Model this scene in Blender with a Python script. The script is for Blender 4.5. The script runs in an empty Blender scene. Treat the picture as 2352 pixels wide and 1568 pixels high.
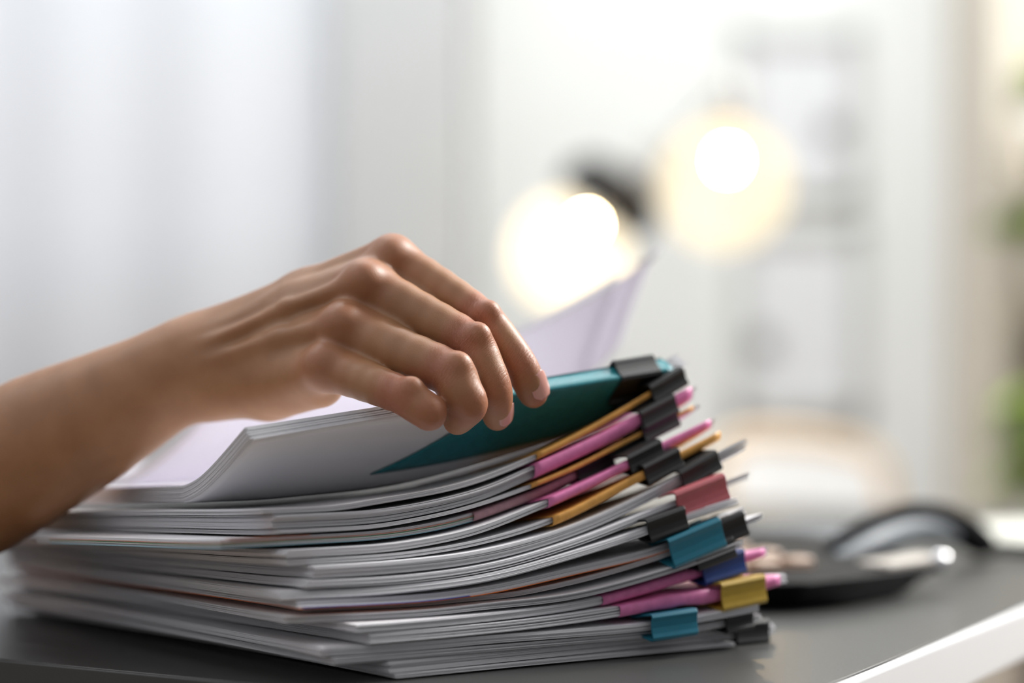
import bpy, math, random
import numpy as np
from mathutils import Vector, Matrix
random.seed(7); RNG = np.random.default_rng(7)
SC = bpy.context.scene
COL = SC.collection
# ------------------------------------------------------------------ camera geometry
F = 5227.0            # focal length in pixels of a 2352 px wide frame (80 mm on 36 mm)
H = 0.1336            # camera height over the desk top (z = 0)
def P(px, py, d):     # a point seen at photo pixel (px,py), d metres in front of the camera
    return np.array([(px-1176)/F*d, d, H-(py-784)/F*d])

# ------------------------------------------------------------------ object helpers
def tag(o, label=None, cat=None, group=None, kind=None):
    if label: o['label'] = label
    if cat: o['category'] = cat
    if group: o['group'] = group
    if kind: o['kind'] = kind
    return o
def empty(name, loc, label, cat, group=None):
    o = bpy.data.objects.new(name, None); COL.objects.link(o)
    o.location = Vector(loc); o.empty_display_size = .01
    return tag(o, label, cat, group)
def mesh(name, verts, faces, mat, parent=None, smooth=False, attrs=None, fattrs=None):
    m = bpy.data.meshes.new(name)
    v = np.asarray(verts, float)
    q = parent
    while q is not None: v = v - np.array(q.location); q = q.parent
    m.from_pydata(v.tolist(), [], faces)
    for dom, dct in (('POINT', attrs), ('FACE', fattrs)):
        for k, a in (dct or {}).items():
            at = m.attributes.new(k, 'FLOAT', dom); at.data.foreach_set('value', np.asarray(a, np.float32))
    if smooth: m.polygons.foreach_set('use_smooth', np.ones(len(m.polygons), bool))
    m.update()
    o = bpy.data.objects.new(name, m); COL.objects.link(o)
    m.materials.append(mat)
    if parent is not None: o.parent = parent
    return o
def fixnormals(o):
    import bmesh
    bm = bmesh.new(); bm.from_mesh(o.data); bmesh.ops.recalc_face_normals(bm, faces=bm.faces); bm.to_mesh(o.data); bm.free()
    return o
class MB:                                              # collects simple shapes into one mesh
    def __init__(s): s.v = []; s.f = []
    def add(s, v, f):
        n = len(s.v); s.v += [tuple(x) for x in v]; s.f += [tuple(i+n for i in q) for q in f]
    def box(s, c, size, rot=None):
        c = np.array(c, float); hx, hy, hz = np.array(size)/2
        v = np.array([(x, y, z) for x in (-hx, hx) for y in (-hy, hy) for z in (-hz, hz)])
        if rot is not None: v = v @ np.array(rot).T
        s.add(v+c, [(0,1,3,2),(4,6,7,5),(0,4,5,1),(2,3,7,6),(0,2,6,4),(1,5,7,3)])
    def tube(s, pts, r, n=12, caps=True, flat=1.0, up=(0,0,1)):
        pts = [np.array(p, float) for p in pts]; k = len(pts)
        rs = r if hasattr(r, '__len__') else [r]*k
        rings = []
        for i, p in enumerate(pts):
            t = pts[min(i+1, k-1)]-pts[max(i-1, 0)]; t /= np.linalg.norm(t)+1e-12
            u = np.array(up, float); a = np.cross(t, u)
            if np.linalg.norm(a) < 1e-3: a = np.cross(t, (1, 0, 0))
            a /= np.linalg.norm(a); b = np.cross(a, t)
            rings.append([p+rs[i]*(math.cos(q)*a+flat*math.sin(q)*b) for q in np.linspace(0, 2*math.pi, n, endpoint=False)])
        v = [x for g in rings for x in g]; f = []
        for i in range(k-1):
            for j in range(n):
                f.append((i*n+j, i*n+(j+1) % n, (i+1)*n+(j+1) % n, (i+1)*n+j))
        if caps:
            f.append(tuple(range(n-1, -1, -1))); f.append(tuple((k-1)*n+j for j in range(n)))
        s.add(v, f)
    def lathe(s, c, prof, n=32, axis=(0,0,1)):
        ax = Vector(axis).normalized(); q = Vector((0,0,1)).rotation_difference(ax)
        v = []; f = []; k = len(prof)
        for r, z in prof:
            for t in np.linspace(0, 2*math.pi, n, endpoint=False):
                p = q @ Vector((r*math.cos(t), r*math.sin(t), z)); v.append((p.x+c[0], p.y+c[1], p.z+c[2]))
        for i in range(k-1):
            for j in range(n): f.append((i*n+j, i*n+(j+1) % n, (i+1)*n+(j+1) % n, (i+1)*n+j))
        s.add(v, f)
    def build(s, name, mat, parent=None, smooth=False, bevel=0, seg=2):
        o = fixnormals(mesh(name, s.v, s.f, mat, parent, smooth))
        if bevel:
            b = o.modifiers.new('bevel', 'BEVEL'); b.width = bevel; b.segments = seg; b.limit_method = 'ANGLE'
            o.data.polygons.foreach_set('use_smooth', np.ones(len(o.data.polygons), bool))
            w = o.modifiers.new('wn', 'WEIGHTED_NORMAL'); w.keep_sharp = False
        return o

# ------------------------------------------------------------------ materials
def mat(name, col=(.8,.8,.8), rough=.5, metal=0., spec=.5, **kw):
    m = bpy.data.materials.new(name); m.use_nodes = True
    b = m.node_tree.nodes['Principled BSDF']
    b.inputs['Base Color'].default_value = (*col, 1); b.inputs['Roughness'].default_value = rough
    b.inputs['Metallic'].default_value = metal; b.inputs['Specular IOR Level'].default_value = spec
    for k, v in kw.items(): b.inputs[k.replace('_', ' ')].default_value = v
    return m
def nd(m, t, **kw):
    n = m.node_tree.nodes.new(t)
    for k, v in kw.items():
        if k in n.inputs: n.inputs[k].default_value = v
        else: setattr(n, k, v)
    return n
def lk(m, a, b): m.node_tree.links.new(a, b)
def noise_color(m, c1, c2, scale, detail=3, coord='Object', stretch=None, lo=.35, hi=.65):
    tc = nd(m, 'ShaderNodeTexCoord'); src = tc.outputs[coord]
    if stretch:
        mp = nd(m, 'ShaderNodeMapping'); mp.inputs['Scale'].default_value = stretch; lk(m, src, mp.inputs['Vector']); src = mp.outputs[0]
    n = nd(m, 'ShaderNodeTexNoise'); n.inputs['Scale'].default_value = scale; n.inputs['Detail'].default_value = detail
    lk(m, src, n.inputs['Vector'])
    r = nd(m, 'ShaderNodeValToRGB'); e = r.color_ramp.elements
    e[0].position = lo; e[0].color = (*c1, 1); e[1].position = hi; e[1].color = (*c2, 1)
    lk(m, n.outputs['Fac'], r.inputs['Fac']); b = m.node_tree.nodes['Principled BSDF']
    lk(m, r.outputs['Color'], b.inputs['Base Color'])
    return n
def bump(m, src, strength=.3, dist=.001):
    bp = nd(m, 'ShaderNodeBump'); bp.inputs['Strength'].default_value = strength; bp.inputs['Distance'].default_value = dist
    lk(m, src, bp.inputs['Height']); lk(m, bp.outputs[0], m.node_tree.nodes['Principled BSDF'].inputs['Normal'])
    return bp

def paper_material(name, col, translucent=0.):
    # page edges carry 'edge' = 1 and a sheet coordinate 'lay'; single sheets show as fine lines along the cut
    m = mat(name, col, .62, spec=.25); b = m.node_tree.nodes['Principled BSDF']
    lay = nd(m, 'ShaderNodeAttribute', attribute_name='lay'); edge = nd(m, 'ShaderNodeAttribute', attribute_name='edge')
    geo = nd(m, 'ShaderNodeTexCoord')
    mp = nd(m, 'ShaderNodeMapping'); mp.inputs['Scale'].default_value = (7, 7, 0); lk(m, geo.outputs['Object'], mp.inputs['Vector'])
    cx = nd(m, 'ShaderNodeCombineXYZ'); mul = nd(m, 'ShaderNodeMath', operation='MULTIPLY'); mul.inputs[1].default_value = 3.1
    lk(m, lay.outputs['Fac'], mul.inputs[0]); lk(m, mul.outputs[0], cx.inputs['Z'])
    ad = nd(m, 'ShaderNodeVectorMath', operation='ADD'); lk(m, mp.outputs[0], ad.inputs[0]); lk(m, cx.outputs[0], ad.inputs[1])
    n = nd(m, 'ShaderNodeTexNoise'); n.inputs['Scale'].default_value = 1.0; n.inputs['Detail'].default_value = 4; n.inputs['Roughness'].default_value = .82
    lk(m, ad.outputs[0], n.inputs['Vector'])
    rp = nd(m, 'ShaderNodeMapRange'); rp.inputs['From Min'].default_value = .3; rp.inputs['From Max'].default_value = .62
    rp.inputs['To Min'].default_value = .66; rp.inputs['To Max'].default_value = .95  # cut edges darkened: shadow between sheets painted into the colour
    lk(m, n.outputs['Fac'], rp.inputs['Value'])
    mx = nd(m, 'ShaderNodeMix', data_type='FLOAT'); mx.inputs[2].default_value = 1.0
    lk(m, edge.outputs['Fac'], mx.inputs[0]); lk(m, rp.outputs[0], mx.inputs[3])
    sc = nd(m, 'ShaderNodeVectorMath', operation='SCALE'); sc.inputs[0].default_value = col; lk(m, mx.outputs[0], sc.inputs['Scale'])
    lk(m, sc.outputs[0], b.inputs['Base Color'])
    hm = nd(m, 'ShaderNodeMath', operation='MULTIPLY'); lk(m, n.outputs['Fac'], hm.inputs[0]); lk(m, edge.outputs['Fac'], hm.inputs[1])
    bump(m, hm.outputs[0], .35, .0006)
    if translucent:
        out = m.node_tree.nodes['Material Output']; t = nd(m, 'ShaderNodeBsdfTranslucent'); t.inputs['Color'].default_value = (.93, .90, .97, 1)
        ms = nd(m, 'ShaderNodeMixShader'); te = nd(m, 'ShaderNodeMath', operation='MULTIPLY_ADD'); te.inputs[1].default_value = -translucent; te.inputs[2].default_value = translucent; lk(m, edge.outputs['Fac'], te.inputs[0]); lk(m, te.outputs[0], ms.inputs[0])
        lk(m, b.outputs[0], ms.inputs[1]); lk(m, t.outputs[0], ms.inputs[2]); lk(m, ms.outputs[0], out.inputs['Surface'])
    return m
M = {}
M['paper'] = paper_material('white paper', (.80, .795, .815))
M['paper_thin'] = paper_material('thin white paper', (.80, .785, .835), .50)
def cover_material(name, col):
    m = mat(name, col, .42, spec=.4)
    n = noise_color(m, tuple(c*.9 for c in col), tuple(min(1, c*1.08) for c in col), 260, 4)
    bump(m, n.outputs['Fac'], .12, .0004); return m
M['orange'] = cover_material('orange card', (.66, .33, .075))
M['pink'] = cover_material('pink card', (.68, .19, .40))
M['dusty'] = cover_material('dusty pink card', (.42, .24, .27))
M['teal'] = cover_material('teal plastic', (.018, .20, .235))
M['teal'].node_tree.nodes['Principled BSDF'].inputs['Roughness'].default_value = .3
M['red_orange'] = cover_material('red orange sheet', (.62, .15, .03))
M['blue_sheet'] = cover_material('blue sheet', (.05, .07, .30))
M['green_sheet'] = cover_material('green sheet', (.10, .30, .08))
M['cyan_sheet'] = cover_material('pale blue sheet', (.25, .55, .65))
def enamel(name, col, rough=.38):
    m = mat(name, col, rough, spec=.5); n = noise_color(m, tuple(c*.93 for c in col), col, 300, 2); bump(m, n.outputs['Fac'], .05, .0003); return m
CL = {'black': enamel('black enamel', (.007, .007, .0075), .5), 'rose': enamel('rose enamel', (.44, .105, .12)),
      'teal': enamel('teal enamel', (.012, .17, .25)), 'blue': enamel('blue enamel', (.012, .045, .22)),
      'yellow': enamel('yellow enamel', (.48, .31, .035)), 'grey': enamel('grey enamel', (.42, .43, .45))}
M['steel'] = mat('nickel wire', (.72, .72, .73), .25, 1.0)
M['black_wire'] = mat('blackened wire', (.02, .02, .02), .3, .6)

# ------------------------------------------------------------------ the paper stack
YAW0 = math.radians(31); E0 = np.array([math.cos(YAW0), math.sin(YAW0)]); N0 = np.array([-E0[1], E0[0]])
O0 = P(602, 1180, .9)[:2]
def sstep(a, b, x):
    t = np.clip((x-a)/(b-a), 0, 1); return t*t*(3-2*t)
def fade(v): return 1-np.exp(-np.maximum(np.asarray(v)+.03, 0)/.125)
def sag(v): v = np.asarray(v); return 1-.058*(1-np.exp(-np.maximum(v+.01, 0)/.035))-.20*sstep(.0, .30, v)
UG = np.linspace(-.08, .30, 153)
class Layer: pass
def stackz(f0grid, x, y):
    q = np.stack([np.asarray(x)-O0[0], np.asarray(y)-O0[1]], -1); u = q@E0; v = q@N0
    z = np.interp(u, UG, f0grid); zf = np.interp(np.minimum(u, 0.02), UG, f0grid)
    s = fade(v); g = sag(v)
    return (z*(1-s)+zf*s)*g
# bottom first.  corner depth, pixel where the bundle ends at the right, thickness (m), measured centre line of its cut edge
DOCS = [
 dict(k='D16', d=0.897, yaw=34.0, end=1688, T=.0016, c=[(909,1560),(1100,1541),(1419,1513),(1578,1495),(1680,1490)]),
 dict(k='D15', d=0.897, yaw=36.0, end=1777, T=.0046, c=[(893,1535),(1100,1514),(1419,1489),(1600,1468),(1684,1459),(1718,1456),(1775,1450)]),
 dict(k='D14', d=0.884, end=1748, T=.0027, c=[(768,1522),(928,1510),(1100,1492),(1419,1468),(1600,1444),(1690,1428),(1730,1420)]),
 dict(k='D13', d=0.882, end=1742, T=.0034, c=[(737,1497),(928,1487),(1100,1470),(1300,1455),(1483,1439),(1534,1432),(1585,1424),(1725,1398)]),
 dict(k='D12', d=0.889, end=1800, T=.0042, c=[(843,1468),(1100,1446),(1424,1403),(1562,1376),(1639,1367),(1690,1360),(1741,1346),(1800,1328)]),
 dict(k='D11', d=0.887, end=1766, T=.0033, c=[(823,1443),(928,1437),(1100,1420),(1381,1379),(1600,1315),(1648,1300),(1700,1284),(1765,1265)]),
 dict(k='D10', d=0.884, end=1706, T=.0028, c=[(657,1429),(928,1412),(1100,1394),(1323,1368),(1500,1322),(1604,1288),(1645,1272),(1700,1250)]),
 dict(k='D9b', d=0.897, end=1752, T=.0021, c=[(701,1410),(928,1396),(1100,1378),(1323,1335),(1524,1275),(1674,1217),(1750,1184)]),
 dict(k='D9a', d=0.884, end=1713, T=.0028, c=[(685,1390),(928,1378),(1100,1358),(1323,1310),(1524,1260),(1581,1240),(1629,1216),(1712,1172)]),
 dict(k='D8', d=0.884, end=1693, T=.0031, c=[(641,1374),(928,1352),(1100,1330),(1323,1272),(1482,1220),(1524,1204),(1572,1187),(1692,1150)]),
 dict(k='D7', d=0.888, end=1716, T=.0031, c=[(700,1342),(928,1330),(1100,1308),(1323,1245),(1540,1160),(1600,1138),(1655,1115),(1715,1092)]),
 dict(k='D6', d=0.891, end=1710, T=.0048, c=[(720,1314),(928,1300),(1100,1278),(1323,1215),(1559,1102),(1597,1080),(1640,1055),(1708,1020)]),
 dict(k='D5', d=0.889, end=1660, T=.0022, c=[(665,1293),(928,1275),(1100,1247),(1266,1198),(1473,1093),(1518,1070),(1660,996)]),
 dict(k='D4', d=0.889, end=1642, T=.0030, c=[(660,1276),(928,1254),(1100,1218),(1228,1168),(1438,1070),(1479,1048),(1515,1030),(1640,970)]),
 dict(k='D3', d=0.880, end=1475, T=.0036, c=[(507,1263),(780,1243),(1000,1217),(1150,1174),(1320,1095),(1365,1073)]),
 dict(k='D2b', d=0.893, end=1602, T=.0017, c=[(635,1231),(860,1211),(1100,1160),(1218,1118),(1470,1010),(1511,992),(1600,953)]),
 dict(k='D2', d=0.893, end=1595, T=.0055, c=[(627,1210),(860,1188),(1030,1160),(1100,1139),(1224,1085),(1463,970),(1502,948),(1590,905)]),
 dict(k='D1', d=0.892, end=1576, T=.0022, c=[(602,1186),(741,1174),(860,1155),(1100,1105),(1230,1052),(1374,978),(1492,908),(1527,887),(1570,862)]),
]
LAB = {
 'D16': ('thin white paper bundle lying flat on the desk at the very bottom of the stack',),
 'D15': ('white paper bundle second from the desk, its front corner nearest the viewer',),
 'D14': ('thin white paper bundle third from the desk, held by a half hidden black clip',),
 'D13': ('white paper bundle held by the teal clip nearest the desk',),
 'D12': ('white paper bundle with a crumpled pink cover, held by the yellow clip',),
 'D11': ('white paper bundle with a pink cover, held by the blue clip',),
 'D10': ('white paper bundle in shadow just above the blue clip',),
 'D9b': ('thin white paper bundle directly under the orange divider sheet',),
 'D9a': ('white paper bundle with an orange divider sheet, held by the upper teal clip',),
 'D8': ('white paper bundle whose black clip sits just above and left of the teal one',),
 'D7': ('white paper bundle held by the rose red clip',),
 'D6': ('thick white paper bundle without cover, right above the rose clipped one',),
 'D5': ('white paper bundle with the lowest of the three orange covers',),
 'D4': ('white paper bundle with the pink cover between two black clips, mid stack',),
 'D3': ('brochure bundle with red, green and blue sheet edges, its corner jutting out left',),
 'D2b': ('thin white paper bundle with the middle orange cover, below the thick pink one',),
 'D2': ('thick white paper bundle with the uppermost pink cover of the stack',),
 'D1': ('white paper bundle with the topmost orange cover, under the lifted papers',),
}
SLEEVE = {'D1': (1230, 'orange', None), 'D2': (1223, 'pink', None), 'D2b': (1218, 'orange', None), 'D4': (1256, 'pink', 1628),
          'D5': (1267, 'orange', 1650), 'D11': (1381, 'pink', 1752), 'D12': (1420, 'pink', 1786)}
CLIPS = [  # bundle, left px, right px, height px, colour
 ('D1', 1490, 1566, 50, 'black'), ('D2', 1463, 1542, 52, 'black'), ('D2b', 1470, 1550, 46, 'black'), ('D3', 1318, 1400, 44, 'black'),
 ('D4', 1438, 1515, 52, 'black'), ('D5', 1475, 1557, 54, 'black'), ('D6', 1556, 1642, 52, 'black'), ('D7', 1542, 1656, 68, 'rose'),
 ('D8', 1482, 1570, 60, 'black'), ('D9a', 1522, 1641, 76, 'teal'), ('D9b', 1640, 1713, 62, 'black'), ('D10', 1602, 1690, 54, 'black'),
 ('D11', 1599, 1695, 62, 'blue'), ('D12', 1640, 1741, 70, 'yellow'), ('D13', 1482, 1586, 66, 'teal'), ('D14', 1660, 1722, 44, 'black'),
 ('D15', 1680, 1755, 58, 'black')]
CLIPLAB = {
 'D1': 'black binder clip on the topmost orange cover', 'D2': 'black binder clip on the thick bundle with the uppermost pink cover',
 'D2b': 'black binder clip on the middle orange cover', 'D3': 'black binder clip set back in the shade on the brochure bundle',
 'D4': 'black binder clip on the middle pink cover, above the lowest orange cover', 'D5': 'black binder clip on the lowest orange cover',
 'D6': 'black binder clip directly above the rose red clip', 'D7': 'large rose red binder clip on the right side of the stack',
 'D8': 'black binder clip left of and above the upper teal clip', 'D9a': 'large teal binder clip in the middle of the stack',
 'D9b': 'black binder clip at the right, partly behind the upper teal clip', 'D10': 'black binder clip directly above the blue clip',
 'D11': 'blue binder clip on a pink cover', 'D12': 'yellow binder clip on the crumpled pink cover',
 'D13': 'teal binder clip low on the stack near the desk', 'D14': 'small black binder clip under the yellow clip, half hidden',
 'D15': 'black binder clip lowest of all, just above the desk'}

def pxU(L, px):                                        # distance along the bundle's front plane seen at pixel column px
    r = (px-1176)/F; return (r*L.y0-L.x0)/(L.c-r*L.s)
prev_top = np.full_like(UG, .0004)
LAYERS = {}
for D in DOCS:
    L = Layer(); L.k = D['k']; L.T = D['T']; L.len = .211
    p = P(D['c'][0][0], D['c'][0][1], D['d']); L.x0, L.y0 = p[0], p[1]
    best = None
    for a in np.linspace(18, 46, 281):                 # yaw that puts the far end of the 21 cm edge where the photo shows it
        c, s = math.cos(math.radians(a)), math.sin(math.radians(a))
        e = abs((L.x0+c*L.len)/(L.y0+s*L.len)*F+1176-D['end'])
        if best is None or e < best[0]: best = (e, a)
    if 'yaw' in D: best = (0, D['yaw'])
    L.yaw = math.radians(best[1]); L.c, L.s = math.cos(L.yaw), math.sin(L.yaw)
    if 'yaw' in D: L.len = pxU(L, D['end'])
    us, zs = [], []
    for px, py in D['c']:
        u = pxU(L, px); X, Y = L.x0+L.c*u, L.y0+L.s*u
        z = H-(py-784)/F*Y
        q = np.array([X-O0[0], Y-O0[1]]); g = float(sag(q@N0))
        sf = float(fade(q@N0)); z0f = zs[0] if zs else z/g
        us.append(q@E0); zs.append((z/g-sf*z0f)/(1-sf))
    us, zs = np.array(us), np.array(zs)
    # smooth monotone piecewise curve through the points, straight beyond the ends
    m = np.gradient(zs, us); zi = np.empty_like(UG)
    for i, u in enumerate(UG):
        if u <= us[0]: zi[i] = zs[0]+max(0, m[0])*0*(u-us[0])
        elif u >= us[-1]: zi[i] = zs[-1]+m[-1]*(u-us[-1])
        else:
            j = np.searchsorted(us, u)-1; h = us[j+1]-us[j]; t = (u-us[j])/h
            zi[i] = (2*t**3-3*t*t+1)*zs[j]+(t**3-2*t*t+t)*h*m[j]+(-2*t**3+3*t*t)*zs[j+1]+(t**3-t*t)*h*m[j+1]
    gp = {'D3': .0015, 'D2b': .0010, 'D4': .0007, 'D12': .0007}.get(L.k, .00045)
    bot = np.maximum(zi-L.T/2, prev_top+gp)
    k = np.ones(7)/7; bot = np.convolve(np.pad(bot, 3, 'edge'), k, 'valid'); bot = np.maximum(bot, prev_top+gp*.9)
    L.bot = bot; prev_top = bot+L.T; L.D = D
    LAYERS[L.k] = L
    print('BUNDLE', L.k, 'yaw %.1f err %.0f' % (best[1], best[0]))
STACK_TOP = prev_top.copy()

def slab(name, xy, zb, zt, parent, material, layers, jit=.0006, groups=None):
    """sheets lying between zb and zt over a grid of points xy[nu,nv,2] (u along the front cut, v away from it)."""
    nu, nv = xy.shape[:2]; V = []; Fc = []; lay = []; edge = []
    du = xy[-1, 0]-xy[0, 0]; du /= np.linalg.norm(du); dv = np.array([-du[1], du[0]])
    goff = np.zeros(2)
    for i in range(layers):
        if RNG.random() < .22: goff = RNG.normal(0, jit*1.0, 2)
        off = goff+RNG.normal(0, jit*.45, 2)
        a, b = i/layers, (i+.93)/layers
        ph = RNG.random()*6.28; wob = .05/layers*np.sin(np.linspace(0, 1, nu)*RNG.uniform(4, 14)+ph)[:, None]
        z0 = zb+(zt-zb)*(a+wob*.8); z1 = zb+(zt-zb)*(b+wob*.8)
        q = xy+off[0]*du+off[1]*dv
        n0 = len(V)
        bot = np.dstack([q, z0]).reshape(-1, 3); top = np.dstack([q, z1]).reshape(-1, 3)
        V += bot.tolist()+top.tolist(); m = nu*nv
        lay += [i*9.1]*m+[(i+.93)*9.1]*m
        ix = lambda u, v: n0+u*nv+v
        for u in range(nu-1):
            for v in range(nv-1):
                Fc.append((ix(u, v), ix(u, v+1), ix(u+1, v+1), ix(u+1, v))); edge.append(0)
                Fc.append((ix(u, v)+m, ix(u+1, v)+m, ix(u+1, v+1)+m, ix(u, v+1)+m)); edge.append(0)
        for u in range(nu-1):
            for v, fl in ((0, 0), (nv-1, 1)):
                f = (ix(u, v), ix(u+1, v), ix(u+1, v)+m, ix(u, v)+m); Fc.append(f[::-1] if fl else f); edge.append(1)
        for v in range(nv-1):
            for u, fl in ((0, 1), (nu-1, 0)):
                f = (ix(u, v), ix(u, v+1), ix(u, v+1)+m, ix(u, v)+m); Fc.append(f[::-1] if fl else f); edge.append(1)
    return mesh(name, V, Fc, material, parent, False, {'lay': lay}, {'edge': edge})

def frontpoint(L, u):
    X, Y = L.x0+L.c*u, L.y0+L.s*u
    b = float(stackz(L.bot, X, Y)); t = float(stackz(L.bot+L.T, X, Y)); return X, Y, b, t

def sleeve(name, L, u0, u1, material, parent, over=.0007, depth=.055, puff=0):
    nu = 26; prof = []
    n = 9
    V = []; Fc = []
    us = np.linspace(u0, u1, nu); ring = None
    for k, u in enumerate(us):
        rows = []
        _, _, b, t = frontpoint(L, u); hh = (t-b)/2+over
        pf = puff*math.sin(math.pi*(k/(nu-1)))**2*(.6+.4*math.sin(k*1.1))
        hh += pf*.35
        arc = [(-.0006-hh*.55*math.cos(q), hh*math.sin(q)) for q in np.linspace(-math.pi/2, math.pi/2, n)]
        outer = [(depth, -hh+pf*.3), (depth*.5, -hh)]+arc+[(depth*.5, hh), (depth, hh-pf*.3)]
        hi = hh-.00035
        arc2 = [(-.0006+.0003-hi*.55*math.cos(q), hi*math.sin(q)) for q in np.linspace(math.pi/2, -math.pi/2, n)]
        inner = [(depth, hi-pf*.3), (depth*.5, hi)]+arc2+[(depth*.5, -hi), (depth, -hi+pf*.3)]
        for v, dz in outer+inner:
            X = L.x0+L.c*u-L.s*v; Y = L.y0+L.s*u+L.c*v
            cz = (float(stackz(L.bot, X, Y))+float(stackz(L.bot+L.T, X, Y)))/2
            rows.append((X, Y, cz+dz))
        ring = len(rows); V += rows
    for k in range(nu-1):
        for j in range(ring):
            Fc.append((k*ring+j, k*ring+(j+1) % ring, (k+1)*ring+(j+1) % ring, (k+1)*ring+j))
    h = ring//2
    for k, fl in ((0, 0), (nu-1, 1)):
        for j in range(h-1):
            f = (k*ring+j, k*ring+j+1, k*ring+ring-2-j, k*ring+ring-1-j); Fc.append(f if fl else f[::-1])
    return fixnormals(mesh(name, V, Fc, material, parent, True))

def sheetgrid(L, u0, u1, v0, v1, nu, nv):
    u = np.linspace(u0, u1, nu)[:, None]*np.ones((1, nv)); v = (np.linspace(0, 1, nv)**1.3*(v1-v0)+v0)[None, :]*np.ones((nu, 1))
    uu = u-.09*v
    return np.dstack([L.x0+L.c*uu-L.s*v, L.y0+L.s*uu+L.c*v])

def make_clip(origin, ex, ey, ez, w, h, gap, color, label, handle='steel', depth=.0125, drop=0.):
    """binder clip: ex along the paper edge, ey into the paper, ez across its thickness; gap = paper thickness held."""
    R = np.array([ex, ey, ez]).T; o = np.array(origin)
    root = empty('binder_clip', o, label, 'binder clip', 'binder clips on the paper bundles')
    t = .0005; g = gap/2+.0002
    mid = []                                            # cross-section centre line (y,z)
    mid.append((depth, g+.0012)); mid.append((depth-.0012, g+.0006)); mid.append((.004, h*.36+g*.15)); mid.append((-.001, h/2-.0006)); mid.append((-.0028, h/2-.0006)); mid.append((-.0034, h/2-.0016))
    mid.append((-.0029, h*.22)); mid.append((-.0026, 0))
    mid = mid+[(y, -z) for y, z in mid[-2::-1]]
    mid = np.array(mid); tg = np.gradient(mid, axis=0); nn = np.stack([-tg[:, 1], tg[:, 0]], 1); nn /= np.linalg.norm(nn, axis=1)[:, None]
    a, b = mid+nn*t, mid-nn*t; loop = np.vstack([a, b[::-1]]); n = len(loop); V = []; Fc = []
    xs = [-w/2, w/2]
    for x in xs:
        for y, z in loop: V.append(o+R@np.array([x, y, z]))
    for j in range(n): Fc.append((j, (j+1) % n, n+(j+1) % n, n+j))
    k = len(mid)
    for j in range(k-1):
        f = (j, j+1, n-2-j, n-1-j); Fc.append(f); Fc.append(tuple(q+n for q in f[::-1]))
    body = fixnormals(mesh('clip_body', V, Fc, CL[color], root))
    bv = body.modifiers.new('bevel', 'BEVEL'); bv.width = .00025; bv.segments = 2; bv.limit_method = 'ANGLE'; bv.angle_limit = .7
    for sgn in (1, -1):                                 # rolled jaw lip, then the folded wire handle lying on the paper
        mb = MB(); q = [o+R@np.array([x, depth+.0002, sgn*(g+.0016)]) for x in np.linspace(-w/2, w/2, 4)]
        mb.tube(q, .0010, 10); mb.build('jaw_lip', CL[color], root, True)
        mb = MB(); y0 = depth; hl = min(.017, w*.7); pts = []
        for x, y in ((-w*.36, 0), (-w*.30, .25), (-w*.16, .55), (-w*.17, .85), (-w*.10, 1.0), (w*.10, 1.0), (w*.17, .85), (w*.16, .55), (w*.30, .25), (w*.36, 0)):
            pts.append(o+R@np.array([x, y0+y*hl, sgn*(g+.0016)+drop*y*hl]))
        mb.tube(pts, .00055, 8); mb.build('handle', M[handle], root, True)
    return root

for D in DOCS:
    L = LAYERS[D['k']]; v1 = {'D3': .140, 'D1': .240, 'D2': .255, 'D2b': .262}.get(D['k'], .300)
    root = empty('paper_bundle', frontpoint(L, 0)[:3], LAB[L.k][0], 'paper bundle', 'clipped paper bundles in the stack')
    nu, nv = 46, 15
    n = max(4, int(round(L.T/.00042)))
    xy = sheetgrid(L, 0, L.len, 0, v1, nu, nv)
    zb = stackz(L.bot, xy[..., 0], xy[..., 1]); zt = stackz(L.bot+L.T, xy[..., 0], xy[..., 1])
    slab('pages', xy, zb, zt, root, M['paper'], n, .0004 if L.k == 'D3' else .0008)
    if L.k in SLEEVE:
        a, colr, endpx = SLEEVE[L.k]; u1 = pxU(L, endpx) if endpx else L.len*.985
        s = sleeve('folded_cover', L, pxU(L, a), u1, M[colr], root, {'D4': .0006, 'D5': .0009, 'D1': .0003, 'D2b': .0002}.get(L.k, .00035), .05 if L.k in ('D11', 'D12') else .095, .0022 if L.k == 'D12' else (.0008 if L.k == 'D11' else .0003))
        tag(s, {'orange': 'orange card cover folded over the page edges', 'pink': 'pink card cover folded over the page edges'}[colr])
    if L.k == 'D3':
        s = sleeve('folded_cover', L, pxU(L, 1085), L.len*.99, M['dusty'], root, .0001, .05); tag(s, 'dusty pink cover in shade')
        for fr, mt, lb in ((.62, 'red_orange', 'red printed sheet edge'), (.44, 'green_sheet', 'green printed sheet edge'), (.02, 'cyan_sheet', 'pale blue sheet edge')):
            xy2 = sheetgrid(L, -.0005, L.len*.8, -.0005, v1*.92, 30, 10)
            b = stackz(L.bot+L.T*fr, xy2[..., 0], xy2[..., 1]); tag(slab('coloured_sheet', xy2, b, b+.00016, root, M[mt], 1, 0), lb)
        xy2 = sheetgrid(L, .004, .040, -.0004, .0035, 10, 8)
        b = stackz(L.bot+L.T, xy2[..., 0], xy2[..., 1]); tag(slab('coloured_sheet', xy2, b+.00002, b+.0002, root, M['red_orange'], 1, 0), 'orange printed corner')
    if L.k == 'D9a':
        xy2 = sheetgrid(L, .0000, L.len*.9, -.0010, v1*.95, 40, 10)
        b = stackz(L.bot, xy2[..., 0], xy2[..., 1])-.00022
        tag(slab('divider_sheet', xy2, b, b+.00032, root, M['red_orange'], 1, 0), 'orange divider sheet')
        xy2 = sheetgrid(L, .0015, .075, -.0014, .06, 20, 8)
        b = stackz(L.bot, xy2[..., 0], xy2[..., 1])+.0002
        tag(slab('divider_sheet', xy2, b, b+.0002, root, M['blue_sheet'], 1, 0), 'blue sheet edge')

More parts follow.
